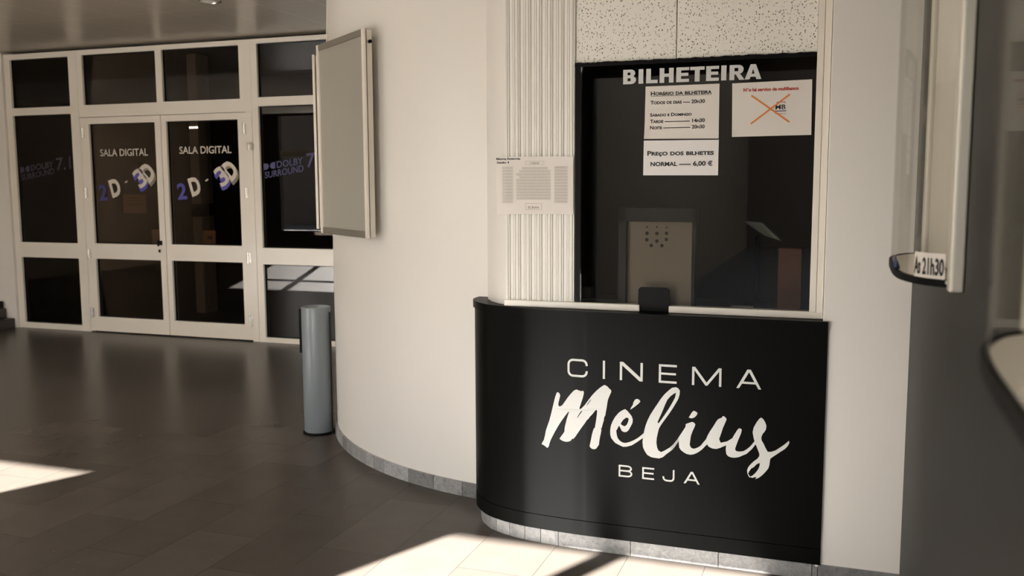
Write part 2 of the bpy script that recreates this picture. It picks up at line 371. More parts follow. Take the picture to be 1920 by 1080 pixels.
def along(path, s):
    for i in range(len(path)-1):
        p, q = Vector(path[i]), Vector(path[i+1]); l = (q-p).length
        if s <= l or i == len(path)-2:
            t = (q-p)/l; return p+t*s, Vector((-t.y, t.x))
        s -= l
def length(path): return sum((Vector(path[i+1])-Vector(path[i])).length for i in range(len(path)-1))
def piece(path, s0, s1, inset, n):
    o, i = [], []
    for k in range(n):
        p, nn = along(path, s0+(s1-s0)*k/(n-1)); o.append(tuple(p)); i.append(tuple(p+nn*inset))
    return o, i
bs = MB(); s = 0; LT = length(PL)
marks = [0, 0.165, 0.275, 0.35, 0.425, 0.495, 0.57, 0.86, 1.19, 1.52, LT]
for k in range(len(marks)-1):
    o_, i_ = piece(PL, marks[k]+0.0013, marks[k+1]-0.0013, 0.05, 8)
    g = (0.30, 0.24, 0.34, 0.26, 0.31, 0.35, 0.28, 0.32, 0.29, 0.24)[k]; bs.strip(i_, o_, 0, 0.066, (g, g*0.97, g*0.93))
struct('baseboard_center', bs, M['plinth'], 'grey marble plinth blocks under the black ticket counter', 'baseboard')
struct('baseboard_right', MB().box(-0.049, 0.222, 3.384, 3.44, 0, 0.062, (0.2, 0.195, 0.19)), M['plinth'], 'grey marble plinth under the white wall strip', 'baseboard', bevel=0.002)

# ------------------------------------------------------------------ ticket counter
OUT = [(x, y) for x, y in [(-1.452,3.69), (-1.447,3.61), (-1.407,3.538), (-1.342,3.471), (-1.267,3.432), (-1.192,3.409), (-1.127,3.397), (-0.989,3.385), (-0.919,3.382), (-0.8,3.381), (-0.042,3.38)]]
def smoothpath(P, n=6):
    r = []
    for i in range(len(P)-1):
        p0 = Vector(P[max(0,i-1)]); p1 = Vector(P[i]); p2 = Vector(P[i+1]); p3 = Vector(P[min(len(P)-1,i+2)])
        for k in range(n):
            t = k/n
            r.append(tuple(0.5*((2*p1)+(-p0+p2)*t+(2*p0-5*p1+4*p2-p3)*t*t+(-p0+3*p1-3*p2+p3)*t**3)))
    r.append(tuple(P[-1])); return r
OUTS = smoothpath(OUT)
def offs(path, d):
    r = []
    for i in range(len(path)):
        a = Vector(path[max(0,i-1)]); b = Vector(path[min(len(path)-1,i+1)]); t = (b-a).normalized()
        r.append(tuple(Vector(path[i]) + Vector((t.y, -t.x))*d))
    return r
def front_y(x):
    for i in range(len(OUTS)-1):
        x0, x1 = OUTS[i][0], OUTS[i+1][0]
        if x0 <= x <= x1 and x1 > x0: return OUTS[i][1] + (OUTS[i+1][1]-OUTS[i][1])*(x-x0)/(x1-x0)
    return 3.38
ct = Thing('ticket_counter', (-0.7, 3.4, 0.065), 'black curved ticket counter lettered in white below the ticket window', 'counter')
MB().strip(offs(OUTS, -0.03), OUTS, 0.121, 0.912, ).build('front_panel', M['black'], ct, smooth=True, weld=True)
MB().strip(offs(OUTS, -0.03), offs(OUTS, 0.0006), 0.062, 0.1185).build('kick_strip', M['black'], ct, smooth=True, weld=True)
MB().strip(offs(OUTS, -0.055), offs(OUTS, 0.007), 0.907, 0.937).build('edge_lip', M['black'], ct, smooth=True, weld=True)
top = MB(); inn = [(max(-1.40, p[0]), max(p[1]+0.0, 3.41)) for p in OUTS]
top.prism(offs(OUTS, -0.005)[2:] + [(-0.063,3.382), (-0.063,3.476), (-1.236,3.476), (-1.250,3.455), (-1.304,3.488), (-1.351,3.540), (-1.393,3.607), (-1.421,3.688)], 0.918, 0.936).build('counter_top', M['black'], ct)
def on_front(a, b): return (a, front_y(a)-0.0025, b)
def logo(names, lists):
    for nm, loops in zip(names.split(), lists): MB().flat(fill(loops), on_front).build(nm, M['vinyl'], ct)
def efig(x0, x1, xm, z0, z1, m0, m1, w): return [[(x0,z0),(x0,z1),(x1,z1),(x1,z1-w),(x0+w,z1-w),(x0+w,m1),(xm,m1),(xm,m0),(x0+w,m0),(x0+w,z0+w),(x1,z0+w),(x1,z0)]]
W1, zb, zc = 0.0083, 0.6835, 0.7530
def ln(*p): return stroke(list(p), W1)
h = W1/2
L = []
L.append(stroke([(-0.9015,0.7283)] + arc(-0.9195,zc-h-0.018,0.018,0.018,0,90,5) + arc(-0.9555,zc-h-0.018,0.018,0.018,90,180,5) + arc(-0.9555,zb+h+0.018,0.018,0.018,180,270,5) + arc(-0.9195,zb+h+0.018,0.018,0.018,270,360,5) + [(-0.9015,0.7083)], W1))
L.append([rect(-0.8387,-0.8303,zb,zc)])
L.append([[(-0.7735,zb),(-0.7735,zc),(-0.761,zc),(-0.6955,0.6975),(-0.6955,zc),(-0.6868,zc),(-0.6868,zb),(-0.6985,zb),(-0.7648,0.740),(-0.7648,zb)]])
L.append(efig(-0.6269, -0.561, -0.564, zb, zc, 0.7145, 0.7225, W1))
L.append([[(-0.5052,zb),(-0.5052,zc-0.002),(-0.4945,zc-0.002),(-0.4525,0.6955),(-0.4105,zc-0.002),(-0.4,zc-0.002),(-0.4,zb),(-0.4083,zb),(-0.4083,0.7385),(-0.4495,zb+0.001),(-0.4565,zb+0.001),(-0.4969,0.7385),(-0.4969,zb)]])
L.append([[(-0.3468,zb),(-0.3095,zc),(-0.2975,zc),(-0.2601,zb),(-0.2700,zb),(-0.2795,0.7005),(-0.3272,0.7005),(-0.3370,zb)], [(-0.3225,0.7085),(-0.2842,0.7085),(-0.3034,0.7435)]])
logo('letter '*6, L)
def pts(s): return [(int(q.split(',')[0])/2000, int(q.split(',')[1])/2000) for q in s.split()]
MEL = {
    "M": "-2034,1237 -2020,1228 -2014,1213 -2022,1179 -2030,1146 -2027,1129 -2017,1125 -1997,1137 -1974,1170 -1949,1207 -1921,1241 -1902,1261 -1883,1270 -1863,1264 -1847,1260 -1833,1264 -1824,1258 -1826,1237 -1834,1204 -1845,1171 -1854,1143 -1860,1124 -1854,1119 -1841,1128 -1816,1155 -1789,1194 -1760,1234 -1727,1271 -1695,1300 -1669,1319 -1658,1320 -1639,1310 -1627,1296 -1613,1286 -1611,1271 -1623,1244 -1636,1211 -1641,1184 -1646,1146 -1653,1108 -1655,1090 -1665,1070 -1667,1048 -1675,1021 -1682,993 -1689,978 -1685,972 -1690,944 -1698,906 -1703,868 -1703,857 -1714,840 -1727,821 -1744,817 -1760,819 -1776,834 -1775,848 -1767,884 -1758,933 -1750,961 -1745,977 -1736,986 -1731,1016 -1726,1049 -1721,1087 -1719,1114 -1724,1127 -1735,1118 -1756,1089 -1775,1069 -1788,1049 -1799,1040 -1815,1014 -1843,974 -1870,933 -1892,899 -1909,880 -1914,885 -1928,865 -1948,856 -1970,853 -1996,858 -2019,870 -2010,886 -1993,910 -1979,931 -1976,967 -1968,1000 -1960,1033 -1951,1061 -1941,1092 -1949,1090 -1971,1060 -2002,1016 -2028,975 -2056,925 -2079,881 -2094,849 -2103,821 -2108,801 -2119,787 -2132,795 -2149,805 -2168,812 -2161,828 -2149,848 -2140,882 -2132,925 -2117,968 -2103,1008 -2094,1041 -2085,1075 -2077,1109 -2069,1142 -2062,1170 -2054,1201 -2042,1232",
    "Mh1": "-1766,1205 -1776,1194 -1792,1172 -1803,1154 -1797,1156 -1784,1174 -1770,1194",
    "Mh2": "-1835,1113 -1849,1100 -1865,1075 -1878,1049 -1873,1051 -1857,1075 -1840,1099",
    "E": "-1504,1148 -1489,1138 -1468,1116 -1453,1097 -1445,1073 -1447,1046 -1461,1017 -1476,989 -1491,974 -1509,971 -1527,978 -1535,993 -1546,1015 -1552,1014 -1561,993 -1571,977 -1567,950 -1560,923 -1545,903 -1523,890 -1499,888 -1469,898 -1433,916 -1403,937 -1379,958 -1356,981 -1361,944 -1385,924 -1415,900 -1450,875 -1487,861 -1517,857 -1544,867 -1578,882 -1596,902 -1610,919 -1617,946 -1617,976 -1611,1014 -1598,1048 -1577,1086 -1550,1119 -1522,1139",
    "Eh": "-1483,1084 -1475,1074 -1481,1049 -1491,1027 -1506,1016 -1521,1020 -1537,1031 -1531,1045 -1516,1067 -1498,1082",
    "AC": "-1415,1233 -1400,1229 -1388,1216 -1403,1197 -1430,1173 -1465,1146 -1457,1166 -1445,1185 -1442,1203 -1430,1225",
    "L": "-1356,999 -1347,1036 -1333,1076 -1313,1120 -1287,1164 -1258,1211 -1235,1249 -1209,1283 -1178,1315 -1155,1335 -1129,1341 -1111,1336 -1097,1318 -1099,1288 -1107,1258 -1124,1224 -1146,1184 -1175,1137 -1204,1093 -1229,1055 -1247,1023 -1256,984 -1263,947 -1265,911 -1259,875 -1250,855 -1229,843 -1200,859 -1165,884 -1139,910 -1119,939 -1099,964 -1099,938 -1113,918 -1133,887 -1159,857 -1188,833 -1214,807 -1241,794 -1276,795 -1303,798 -1333,813 -1351,839 -1365,868 -1369,907 -1366,944",
    "Lh": "-1125,1301 -1142,1291 -1165,1272 -1188,1243 -1205,1203 -1228,1142 -1248,1095 -1259,1067 -1250,1060 -1236,1081 -1210,1122 -1175,1179 -1147,1231 -1131,1265",
    "IU": "-1162,884 -1136,911 -1111,949 -1098,971 -1073,1013 -1051,1051 -1050,1071 -1030,1081 -1002,1092 -987,1085 -980,1074 -987,1052 -1001,1019 -1011,987 -1015,956 -1019,920 -1012,902 -1001,893 -984,892 -962,902 -939,918 -920,946 -901,970 -891,998 -875,1030 -850,1072 -830,1109 -817,1128 -790,1141 -786,1152 -778,1153 -763,1143 -757,1130 -768,1101 -782,1065 -792,1029 -802,997 -807,981 -801,964 -795,954 -776,960 -750,968 -726,986 -713,996 -697,1028 -681,1056 -671,1070 -658,1073 -648,1063 -653,1036 -663,1009 -673,982 -683,950 -691,923 -691,910 -682,902 -661,900 -632,907 -611,922 -591,941 -575,960 -574,928 -590,911 -610,889 -635,876 -664,860 -693,852 -718,852 -740,859 -753,873 -758,904 -756,939 -775,929 -800,915 -825,905 -855,906 -881,917 -892,933 -907,917 -928,892 -957,867 -987,850 -1013,844 -1039,847 -1061,857 -1083,873 -1095,890 -1098,917 -1099,939 -1110,922 -1127,894 -1149,865",
    "ID": "-995,1175 -980,1172 -965,1160 -975,1139 -990,1125 -1007,1118 -1029,1122 -1018,1142 -1008,1161",
    "S": "-516,1164 -501,1154 -487,1132 -478,1108 -480,1082 -490,1061 -501,1048 -511,1021 -509,999 -494,975 -479,943 -464,918 -440,920 -412,932 -384,954 -356,977 -333,999 -322,1011 -317,998 -326,975 -346,950 -374,928 -402,905 -425,887 -444,870 -447,855 -450,824 -456,798 -475,770 -498,742 -522,720 -546,708 -536,726 -553,721 -568,715 -580,721 -584,715 -595,730 -602,747 -604,767 -597,791 -582,813 -559,839 -535,859 -521,881 -521,898 -532,925 -545,957 -550,964 -574,928 -575,962 -557,987 -563,1007 -572,1051 -565,1088 -546,1127 -528,1154",
    "Sh": "-517,830 -524,828 -541,817 -558,795 -574,786 -588,764 -596,745 -587,728 -578,724 -561,736 -540,761 -524,788 -517,812",
}
logo('letter letter accent script_letter script_letter dot script_letter', [[pts(MEL['M']), pts(MEL['Mh1']), pts(MEL['Mh2'])], [pts(MEL['E']), pts(MEL['Eh'])], [pts(MEL['AC'])], [pts(MEL['L']), pts(MEL['Lh'])], [pts(MEL['IU'])], [pts(MEL['ID'])], [pts(MEL['S']), pts(MEL['Sh'])]])
W1 = 0.0062; h = W1/2; zb, zc = 0.3120, 0.3577; zm = 0.336
L = [[[(-0.7744,zb),(-0.7744,zc)] + arc(-0.741,zc-0.0122,0.0175,0.0122,90,-55,6) + arc(-0.7395,zb+0.0132,0.0176,0.0132,60,-90,6),
      [(-0.7682,zm+h),(-0.7682,zc-W1)] + arc(-0.741,zm+h+0.0063,0.0113,0.0063,90,-90,6), [(-0.7682,zb+W1),(-0.7682,zm-h)] + arc(-0.7395,zb+W1+0.0073,0.0114,0.0073,90,-90,6)]]
L.append(efig(-0.6843, -0.6393, -0.6415, zb, zc, 0.3325, 0.3387, W1))
L.append(stroke([(-0.5665,zc)] + arc(-0.578,zb+h+0.0115,0.0115,0.0115,0,-90,5) + arc(-0.592,zb+h+0.0115,0.0125,0.0115,270,180,5) + [(-0.6045,0.3305)], W1))
L.append([[(-0.5291,zb),(-0.5035,zc),(-0.4955,zc),(-0.4704,zb),(-0.4778,zb),(-0.4843,0.3235),(-0.5150,0.3235),(-0.5217,zb)], [(-0.5115,0.3295),(-0.4876,0.3295),(-0.4996,0.3510)]])
logo('letter '*4, L)

# ------------------------------------------------------------------ ticket window
wn = Thing('window_4', (-0.55, 3.43, 0.945), 'dark ticket window lettered BILHETEIRA over the black counter', 'window', kind='structure')
MB().box(-0.945, -0.108, 3.438, 3.444, 0.964, 1.859).build('glass_pane', M['glass'], wn)
sl = MB().box(-1.25, -0.712, 3.425, 3.475, 0.938, 0.963).build('sill', M['alu'], wn, bevel=0.003)
MB().box(-0.603, -0.061, 3.425, 3.475, 0.938, 0.963).build('sill', M['alu'], wn, bevel=0.003)
MB().box(-0.108, -0.086, 3.430, 3.475, 0.960, H).box(-0.0845, -0.062, 3.422, 3.475, 0.960, H).build('frame', M['alu'], wn, bevel=0.0015)
MB().box(-0.9662, -0.945, 3.437, 3.475, 0.964, 1.859).box(-0.945, -0.80, 3.447, 3.46, 0.964, 0.978).build('edge_strip', M['blackmat'], wn)
rag = [(-0.968,1.845)]; x = -0.968
while x < -0.110:
    rag.append((x, 1.8595+random.uniform(-0.0015,0.0025))); x += random.uniform(0.006,0.022)
rag += [(-0.109,1.859), (-0.109,1.845)]
MB().flat(fill([rag]), lambda a, b: (a, 3.4365, b)).build('film_edge', M['blackmat'], wn)
Z0, Z1 = 1.7755, 1.8275
def cap(x0, x1, loops): return [[(x0+(x1-x0)*a, Z0+(Z1-Z0)*b) for a, b in lp] for lp in loops]
def blk(*r): return [[(a,c),(b,c),(b,d),(a,d)] for a, b, c, d in r]
Bp = [[(0,0),(0,1),(.60,1)] + arc(.60,.75,.33,.25,80,-60,6) + [(.80,.53)] + arc(.62,.28,.38,.28,50,-90,6), rect(.34,.56,.62,.80), rect(.34,.58,.20,.41)]
Ep = [[(0,0),(0,1),(1,1),(1,.79),(.38,.79),(.38,.62),(.94,.62),(.94,.41),(.38,.41),(.38,.21),(1,.21),(1,0)]]
Rp = [[(0,0),(0,1),(.62,1)] + arc(.60,.70,.34,.30,88,-75,8) + [(.74,.36),(1.02,0),(.66,0),(.42,.37),(.33,.37),(.33,0)], rect(.33,.58,.58,.80)]
words_ = [cap(-.784,-.736,Bp), cap(-.7269,-.7094,[rect(0,1,0,1)]), cap(-.6986,-.6568,[[(0,0),(0,1),(.41,1),(.41,.23),(1,.23),(1,0)]]),
    cap(-.6496,-.5989,[[(0,0),(0,1),(.33,1),(.33,.62),(.67,.62),(.67,1),(1,1),(1,0),(.67,0),(.67,.40),(.33,.40),(.33,0)]]), cap(-.5894,-.5436,Ep),
    cap(-.540,-.4891,[[(.33,0),(.33,.78),(0,.78),(0,1),(1,1),(1,.78),(.67,.78),(.67,0)]]), cap(-.4832,-.4382,Ep), cap(-.4303,-.4122,[rect(0,1,0,1)]),
    cap(-.4015,-.3500,Rp), cap(-.3488,-.292,[[(0,0),(.34,1),(.66,1),(1,0),(.71,0),(.65,.17),(.35,.17),(.29,0)],[(.41,.37),(.59,.37),(.50,.70)]])]
mb = MB()
for g in words_: mb.flat(fill(g), lambda a, b: (a, 3.4358, b))
mb.build('lettering', M['vinyl'], wn)

# perforated tiles above the window
def acoustic(x0, x1, label):
    t = tag(MB().box(x0, x1, 3.447, 3.462, 1.8605, H).build('acoustic_tile', M['tile'], bevel=0.002), label, 'tile', 'perforated tiles above the ticket window')
acoustic(-0.966, -0.5935, 'cream perforated acoustic tile beside the fluted panel')
acoustic(-0.5905, -0.109, 'wider cream perforated acoustic tile beside the white window frame')

# fluted panel
fp = MB(); prof = [(-1.251, 3.455)]; x = -1.25; nR = 13; pw = 0.282/nR
for k in range(nR):
    a = x+k*pw; dp = 0.006 if k % 2 else 0.010
    prof += [(a+0.0005, 3.445), (a+0.0015, 3.4435-dp*0.5), (a+pw*0.28, 3.4435-dp), (a+pw*0.62, 3.4435-dp*0.9), (a+pw*0.72, 3.4435-dp*0.45), (a+pw*0.92, 3.4425-dp*0.45), (a+pw-0.0008, 3.445)]
prof += [(-0.967, 3.445), (-0.967, 3.465), (-1.251, 3.465)]
tag(fp.prism(prof, 0.9632, H).build('fluted_panel', M['flute']), 'white vertically fluted panel between curved wall and ticket window', 'panel')

# ------------------------------------------------------------------ papers on the booth
def sheet(name, quad, y, m, label, cat='notice', curl=0.0, yf=None):
    t = Thing(name, ((quad[0][0]+quad[1][0])/2, y, quad[3][1]), label, cat)
    mb = MB(); n = 14; v = []; f = []
    for i in range(n+1):
        for j in range(n+1):
            u, w_ = i/n, j/n
            px = (quad[0][0]*(1-u)+quad[1][0]*u)*w_ + (quad[3][0]*(1-u)+quad[2][0]*u)*(1-w_)
            pz = (quad[0][1]*(1-u)+quad[1][1]*u)*w_ + (quad[3][1]*(1-u)+quad[2][1]*u)*(1-w_)
            c = curl*max(0, (0.12-u)/0.12)**2*max(0, (0.25-w_)/0.25)
            yy = (yf(px) if yf else y) - c
            v.append((px, yy, pz))
    for i in range(n):
        for j in range(n): f.append((i*(n+1)+j, (i+1)*(n+1)+j, (i+1)*(n+1)+j+1, i*(n+1)+j+1))
    mb.add(v, f); o = mb.build('sheet', m, t)
    sd = o.modifiers.new('thickness', 'SOLIDIFY'); sd.thickness = 0.0005; sd.offset = 0
    return t
def printed(t, items, y, m, name='printing', yf=None):
    mb = MB()
    for it in items: mb.flat(it, (lambda a, b: (a, (yf(a) if yf else y), b)))
    return mb.build(name, m, t)
YP = 3.4335
t = sheet('notice', [(-0.6998,1.7641), (-0.4352,1.7648), (-0.4345,1.5725), (-0.7027,1.5760)], YP, M['paperw'], 'white notice with box office hours, upper sheet under the BILHETEIRA lettering', curl=0.006)
bo = 0.032
printed(t, [text('Horário da bilheteira', -0.6805, -0.4617, 1.7312, 0.0148, bo, True), fill([rect(-0.6805,-0.4617,1.7275,1.7288)]),
    text('Todos os dias ---- 20h30', -0.6812, -0.485, 1.6997, 0.0130, bo, True), text('Sabado e Domingo', -0.6821, -0.5314, 1.6560, 0.0118, bo, True),
    text('Tarde --------------- 14h30', -0.6818, -0.4842, 1.6323, 0.0128, bo, True), text('Noite ----------------- 20h30', -0.6816, -0.4843, 1.6099, 0.0128, bo, True)], YP-0.001, M['ink'])
t = sheet('notice', [(-0.7041,1.5696), (-0.4336,1.5681), (-0.434,1.4419), (-0.7052,1.4436)], YP, M['paper'], 'white notice with the ticket price 6,00 €, lower sheet under the hours notice')
printed(t, [text('Preço dos bilhetes', -0.6906, -0.4501, 1.5156, 0.0165, bo, True)], YP-0.001, M['ink'])
printed(t, [text('normal ----- 6,00 €', -0.6783, -0.4542, 1.4770, 0.0165, bo, True, 0.9)], YP-0.001, M['ink'])
t = sheet('notice', [(-0.3909,1.7636), (-0.1219,1.7674), (-0.1194,1.5788), (-0.3878,1.5769)], YP, M['paperw'], 'white notice with an orange cross beside the window frame', curl=0.004)
printed(t, [text('Não há serviço de multibanco', -0.3519, -0.1651, 1.7340, 0.0112, 0.05)], YP-0.001, M['red'], 'heading')
printed(t, [text('MB', -0.2414, -0.2069, 1.6690, 0.0165, 0.015), text('MULTIBANCO', -0.241, -0.2058, 1.6522, 0.0030, 0.0)], YP-0.001, M['ink'], 'logo_letters')
for bar in (fill([[(-0.2379,1.6928),(-0.210,1.6928),(-0.210,1.6890),(-0.2085,1.6890),(-0.2085,1.6946),(-0.2379,1.6946)]]), fill([[(-0.2423,1.6645),(-0.2065,1.6645),(-0.2065,1.6665),(-0.205,1.6665),(-0.205,1.6618),(-0.2423,1.6618)]])): printed(t, [bar], YP-0.001, M['navy'], 'logo_bar')
printed(t, [fill(stroke([(-0.3242,1.7194), (-0.1937,1.6244)], 0.0058))], YP-0.0015, M['orange'], 'cross_stroke')
printed(t, [fill(stroke([(-0.3239,1.6212), (-0.1943,1.7191)], 0.0058))], YP-0.002, M['orange'], 'cross_stroke')
# seating plan taped over the fluted panel
def yplan(x): return 3.4305 if x > -1.235 else 3.4305 + (-1.235-x)*0.10
PT = sheet('seating_plan', [(-1.2841,1.5190), (-0.9717,1.5163), (-0.9709,1.2983), (-1.2811,1.2965)], 3.4305, M['paperw'], 'white printed seating plan taped across the fluted panel', 'paper', yf=yplan)
loops = []
def cell(x0, x1, z0, z1, w=0.0007): loops.extend([rect(x0,x1,z0,z1), rect(x0+w,x1-w,z0+w,z1-w)])
def block(xl, xr, cols, zt, zbm, rows, skip=lambda r: (0, 0)):
    cw = (xr-xl)/cols; rh = (zt-zbm)/rows
    for r in range(rows):
        a_, b_ = skip(r)
        for c in range(a_, cols-b_):
            x0 = xl+c*cw; z1 = zt-r*rh
            cell(x0+cw*0.06, x0+cw*0.94, z1-rh*0.68, z1); loops.append(rect(x0+cw*0.38, x0+cw*0.62, z1-rh*0.44, z1-rh*0.24))
block(-1.2573, -1.2115, 4, 1.4795, 1.3375, 12)
block(-1.1984, -1.0600, 12, 1.4770, 1.3510, 11, lambda r: (2, 1) if r == 0 else ((1, 0) if r in (1, 3) else (0, 0)))
block(-1.0453, -0.9932, 5, 1.4790, 1.3385, 12)
loops += [rect(-1.1624,-1.0864,1.4864,1.5), rect(-1.1616,-1.0872,1.4872,1.4992), rect(-1.1611,-1.0959,1.3152,1.3391), rect(-1.1602,-1.0968,1.3161,1.3382)]
printed(PT, [fill(loops)], 0, M['greyink'], 'seat_grid', yf=lambda x: yplan(x)-0.001)
for word in (text('CABINE', -1.143, -1.106, 1.4895, 0.0065), text('ÉCRAN', -1.1504, -1.1073, 1.3196, 0.0088)): printed(PT, [word], 0, M['brownink'], 'printing', yf=lambda x: yplan(x)-0.001)
printed(PT, [text('Máxima Estetoves', -1.2825, -1.182, 1.5065, 0.0080, 0.03), text('Sessão 4', -1.2795, -1.2275, 1.4925, 0.0076, 0.03)], 0, M['ink'], 'handwriting', yf=lambda x: yplan(x)-0.001)

# ------------------------------------------------------------------ inside the booth
hp = Thing('speaking_hatch', (-0.66, 3.47, 0.955), 'dark framed beige speaking panel with round holes behind the ticket glass', 'panel')
MB().box(-0.805, -0.772, 3.462, 3.50, 0.955, 1.3255).box(-0.5275, -0.511, 3.462, 3.50, 0.955, 1.3255).box(-0.805, -0.511, 3.462, 3.50, 1.272, 1.3255).build('frame', M['darkframe'], hp, bevel=0.003)
hb = [(-0.7692,1.2705), (-0.5272,1.2705), (-0.5272,0.955), (-0.752,0.955)]
MB().prism([(-0.772,3.484), (-0.5275,3.484), (-0.5275,3.490), (-0.772,3.490)], 0.955, 1.272).build('board', M['beige'], hp)
for px_, pz_, rad in ((-0.6983,1.2511,.0034), (-0.6612,1.2516,.0034), (-0.6242,1.2512,.0034), (-0.6981,1.2276,.0068), (-0.6608,1.2273,.0072), (-0.6247,1.2287,.0066), (-0.6986,1.2036,.0068), (-0.6605,1.1994,.0068), (-0.6252,1.206,.0066), (-0.6815,1.1823,.0066), (-0.6415,1.1823,.0066)):
    MB().flat(fill([arc(px_, pz_, rad, rad, 0, 342, 18)]), lambda a, b: (a, 3.4828, b)).build('hole', M['ink'], hp)
hat = [(-0.7192,0.940), (-0.7192,1.018)] + arc(-0.703,1.016,0.0162,0.0145,170,100,4) + arc(-0.619,1.016,0.0162,0.0145,80,10,4) + [(-0.6032,1.018), (-0.6032,0.940)]
mb = MB(); vv, ff = fill([hat]); mb.add([(a, 3.4365, b) for a, b in vv], ff); mb.build('hatch_flap', M['blackmat'], hp)
tag(MB().box(-1.2, 0.2, 3.52, 4.05, 0.88, 0.92).build('booth_desk', M['dark']), 'dark desk inside the booth behind the ticket window', 'desk')
tag(MB().box(-0.235, -0.150, 3.72, 3.78, 0.92, 1.165).box(-0.20, -0.155, 3.715, 3.722, 1.12, 1.14).build('carton', M['brownbox']), 'brown carton standing on the booth desk beside the window frame', 'box')
lp = Thing('desk_lamp', (-0.30, 3.85, 0.92), 'dim lamp with a sloping pale shade on the booth desk', 'lamp')
MB().lathe([(0.055,0.92), (0.055,0.935), (0.012,0.94), (0.010,1.20)], -0.33, 3.9, 20).build('base', M['blackmat'], lp, smooth=True)
v = [(-0.38,3.86,1.26), (-0.31,3.86,1.255), (-0.235,3.86,1.185), (-0.30,3.86,1.205), (-0.38,3.97,1.26), (-0.31,3.97,1.255), (-0.235,3.97,1.185), (-0.30,3.97,1.205)]
MB().add(v, [(0,1,2,3), (7,6,5,4), (0,4,5,1), (1,5,6,2), (2,6,7,3), (3,7,4,0)]).build('shade', M['pale'], lp)
tag(MB().box(-0.40, -0.32, 3.56, 3.66, 0.92, 0.945).build('paper_stack', M['paperw']), 'low stack of papers on the booth desk under the pale lamp', 'paper')
tag(MB().box(-0.22, -0.13, 3.56, 3.64, 0.92, 0.936).build('paper_pad', M['pale']), 'grey pad on the booth desk in front of the brown carton', 'pad')
tag(MB().box(-0.985, -0.945, 3.60, 3.66, 0.92, 1.0).build('card_holder', M['pale'], bevel=0.004), 'small pale card holder on the booth desk behind the fluted panel edge', 'holder')

# ------------------------------------------------------------------ glazed door screen
YD = 7.12
def framed(mb, outer, holes, fn, d0, d1):       # solid plate with openings, depth d0..d1 through fn(u, v, d)
    loops = [outer]+holes; vv, ff = fill(loops)
    mb.add([fn(a, b, d0) for a, b in vv], ff); mb.add([fn(a, b, d1) for a, b in vv], ff)
    for lp in loops:
        n = len(lp); v = [fn(a, b, d0) for a, b in lp] + [fn(a, b, d1) for a, b in lp]
        mb.add(v, [(i, (i+1) % n, n+(i+1) % n, n+i) for i in range(n)])
    return mb
def xz(a, b, d): return (a, d, b)
def bay(name, label, outer, panes, kind='structure', cat='window', y0=7.09, y1=7.15, glass='glassd'):
    t = Thing(name, ((outer[0]+outer[1])/2, YD, outer[2]), label, cat, kind=kind)
    framed(MB(), rect(*outer), [rect(*p) for p in panes], xz, y0, y1).build('frame', M['alu'], t, weld=True)
    bead = MB()
    for p in panes: framed(bead, rect(p[0]-0.001, p[1]+0.001, p[2]-0.001, p[3]+0.001), [rect(p[0]+0.008, p[1]-0.008, p[2]+0.008, p[3]-0.008)], xz, 7.112, 7.128)
    bead.build('glazing_bead', M['blackmat'], t)
    for p in panes: MB().box(p[0]+0.002, p[1]-0.002, 7.117, 7.123, p[2]+0.002, p[3]-0.002).build('glass_pane', M[glass], t)
    return t
wl = bay('window_1', 'narrow fixed glazing beside the double door, next to the dark steps', (-7.74,-6.852,0,2.665), [(-7.667,-6.95,0.055,0.706),(-7.667,-6.95,0.853,2.082),(-7.667,-6.95,2.153,2.613)])
wt = bay('window_3', 'wide two pane transom window over the double door', (-6.850,-4.932,2.045,2.665), [(-6.787,-5.945,2.157,2.619),(-5.875,-5.05,2.160,2.622)])
wr = bay('window_2', 'fixed glazing beside the double door, partly hidden by the curved wall', (-4.930,-3.3,0,2.665), [(-4.866,-4.15,0.045,0.704),(-4.866,-4.15,0.850,2.089),(-4.866,-4.15,2.166,2.625),(-4.07,-3.4,0.045,0.704),(-4.07,-3.4,0.850,2.089),(-4.07,-3.4,2.166,2.625)])
struct('trim_1', MB().box(-6.850, -6.836, 7.09, 7.15, 0, 2.045).box(-4.998, -4.932, 7.085, 7.15, 0, 2.045), M['alu'], 'white door posts of the double door', 'trim', bevel=0.003)
dl = bay('door_1', 'glazed white door leaf beside the narrow fixed glazing, lettered SALA DIGITAL, with a tan notice', (-6.834,-5.916,0.012,2.040), [(-6.743,-5.981,0.150,0.711),(-6.743,-5.981,0.856,1.980)], cat='door')
drr = bay('door_2', 'glazed white door leaf lettered SALA DIGITAL, second leaf from the dark steps', (-5.910,-5.000,0.012,2.040), [(-5.856,-5.083,0.150,0.713),(-5.856,-5.083,0.862,1.983)], cat='door')
for zc_ in (1.90, 1.335, 0.757, 0.187):
    for x_, t_ in ((-6.815, dl), (-5.015, drr)):
        MB().tube([(x_,7.080,zc_-0.05), (x_,7.080,zc_-0.006)], 0.010, 10).tube([(x_,7.080,zc_+0.004), (x_,7.080,zc_+0.05)], 0.010, 10).box(x_-0.002, x_+0.022, 7.083, 7.091, zc_-0.045, zc_+0.045).tube([(x_,7.080,zc_-0.008),(x_,7.080,zc_+0.006)], 0.007, 8).build('hinge', M['bright'], t_, smooth=True)
MB().box(-5.985, -5.955, 7.062, 7.092, 0.855, 0.895).box(-5.982, -5.97, 7.05, 7.066, 0.845, 0.905).build('handle', M['blackmat'], dl, bevel=0.003)
MB().lathe([(0.0,0.785),(0.009,0.787),(0.009,0.812),(0.0,0.814)], -5.985, 7.082, 12).build('lock', M['darkframe'], dl)
k = MB(); k.lathe([(0.026,1.712),(0.030,1.722),(0.030,1.760),(0.026,1.772),(0,1.774)], -4.952, 7.078, 20)
tag(k.build('wall_button', M['steel'], smooth=True), 'small round grey button on the white post beside the double door', 'button')

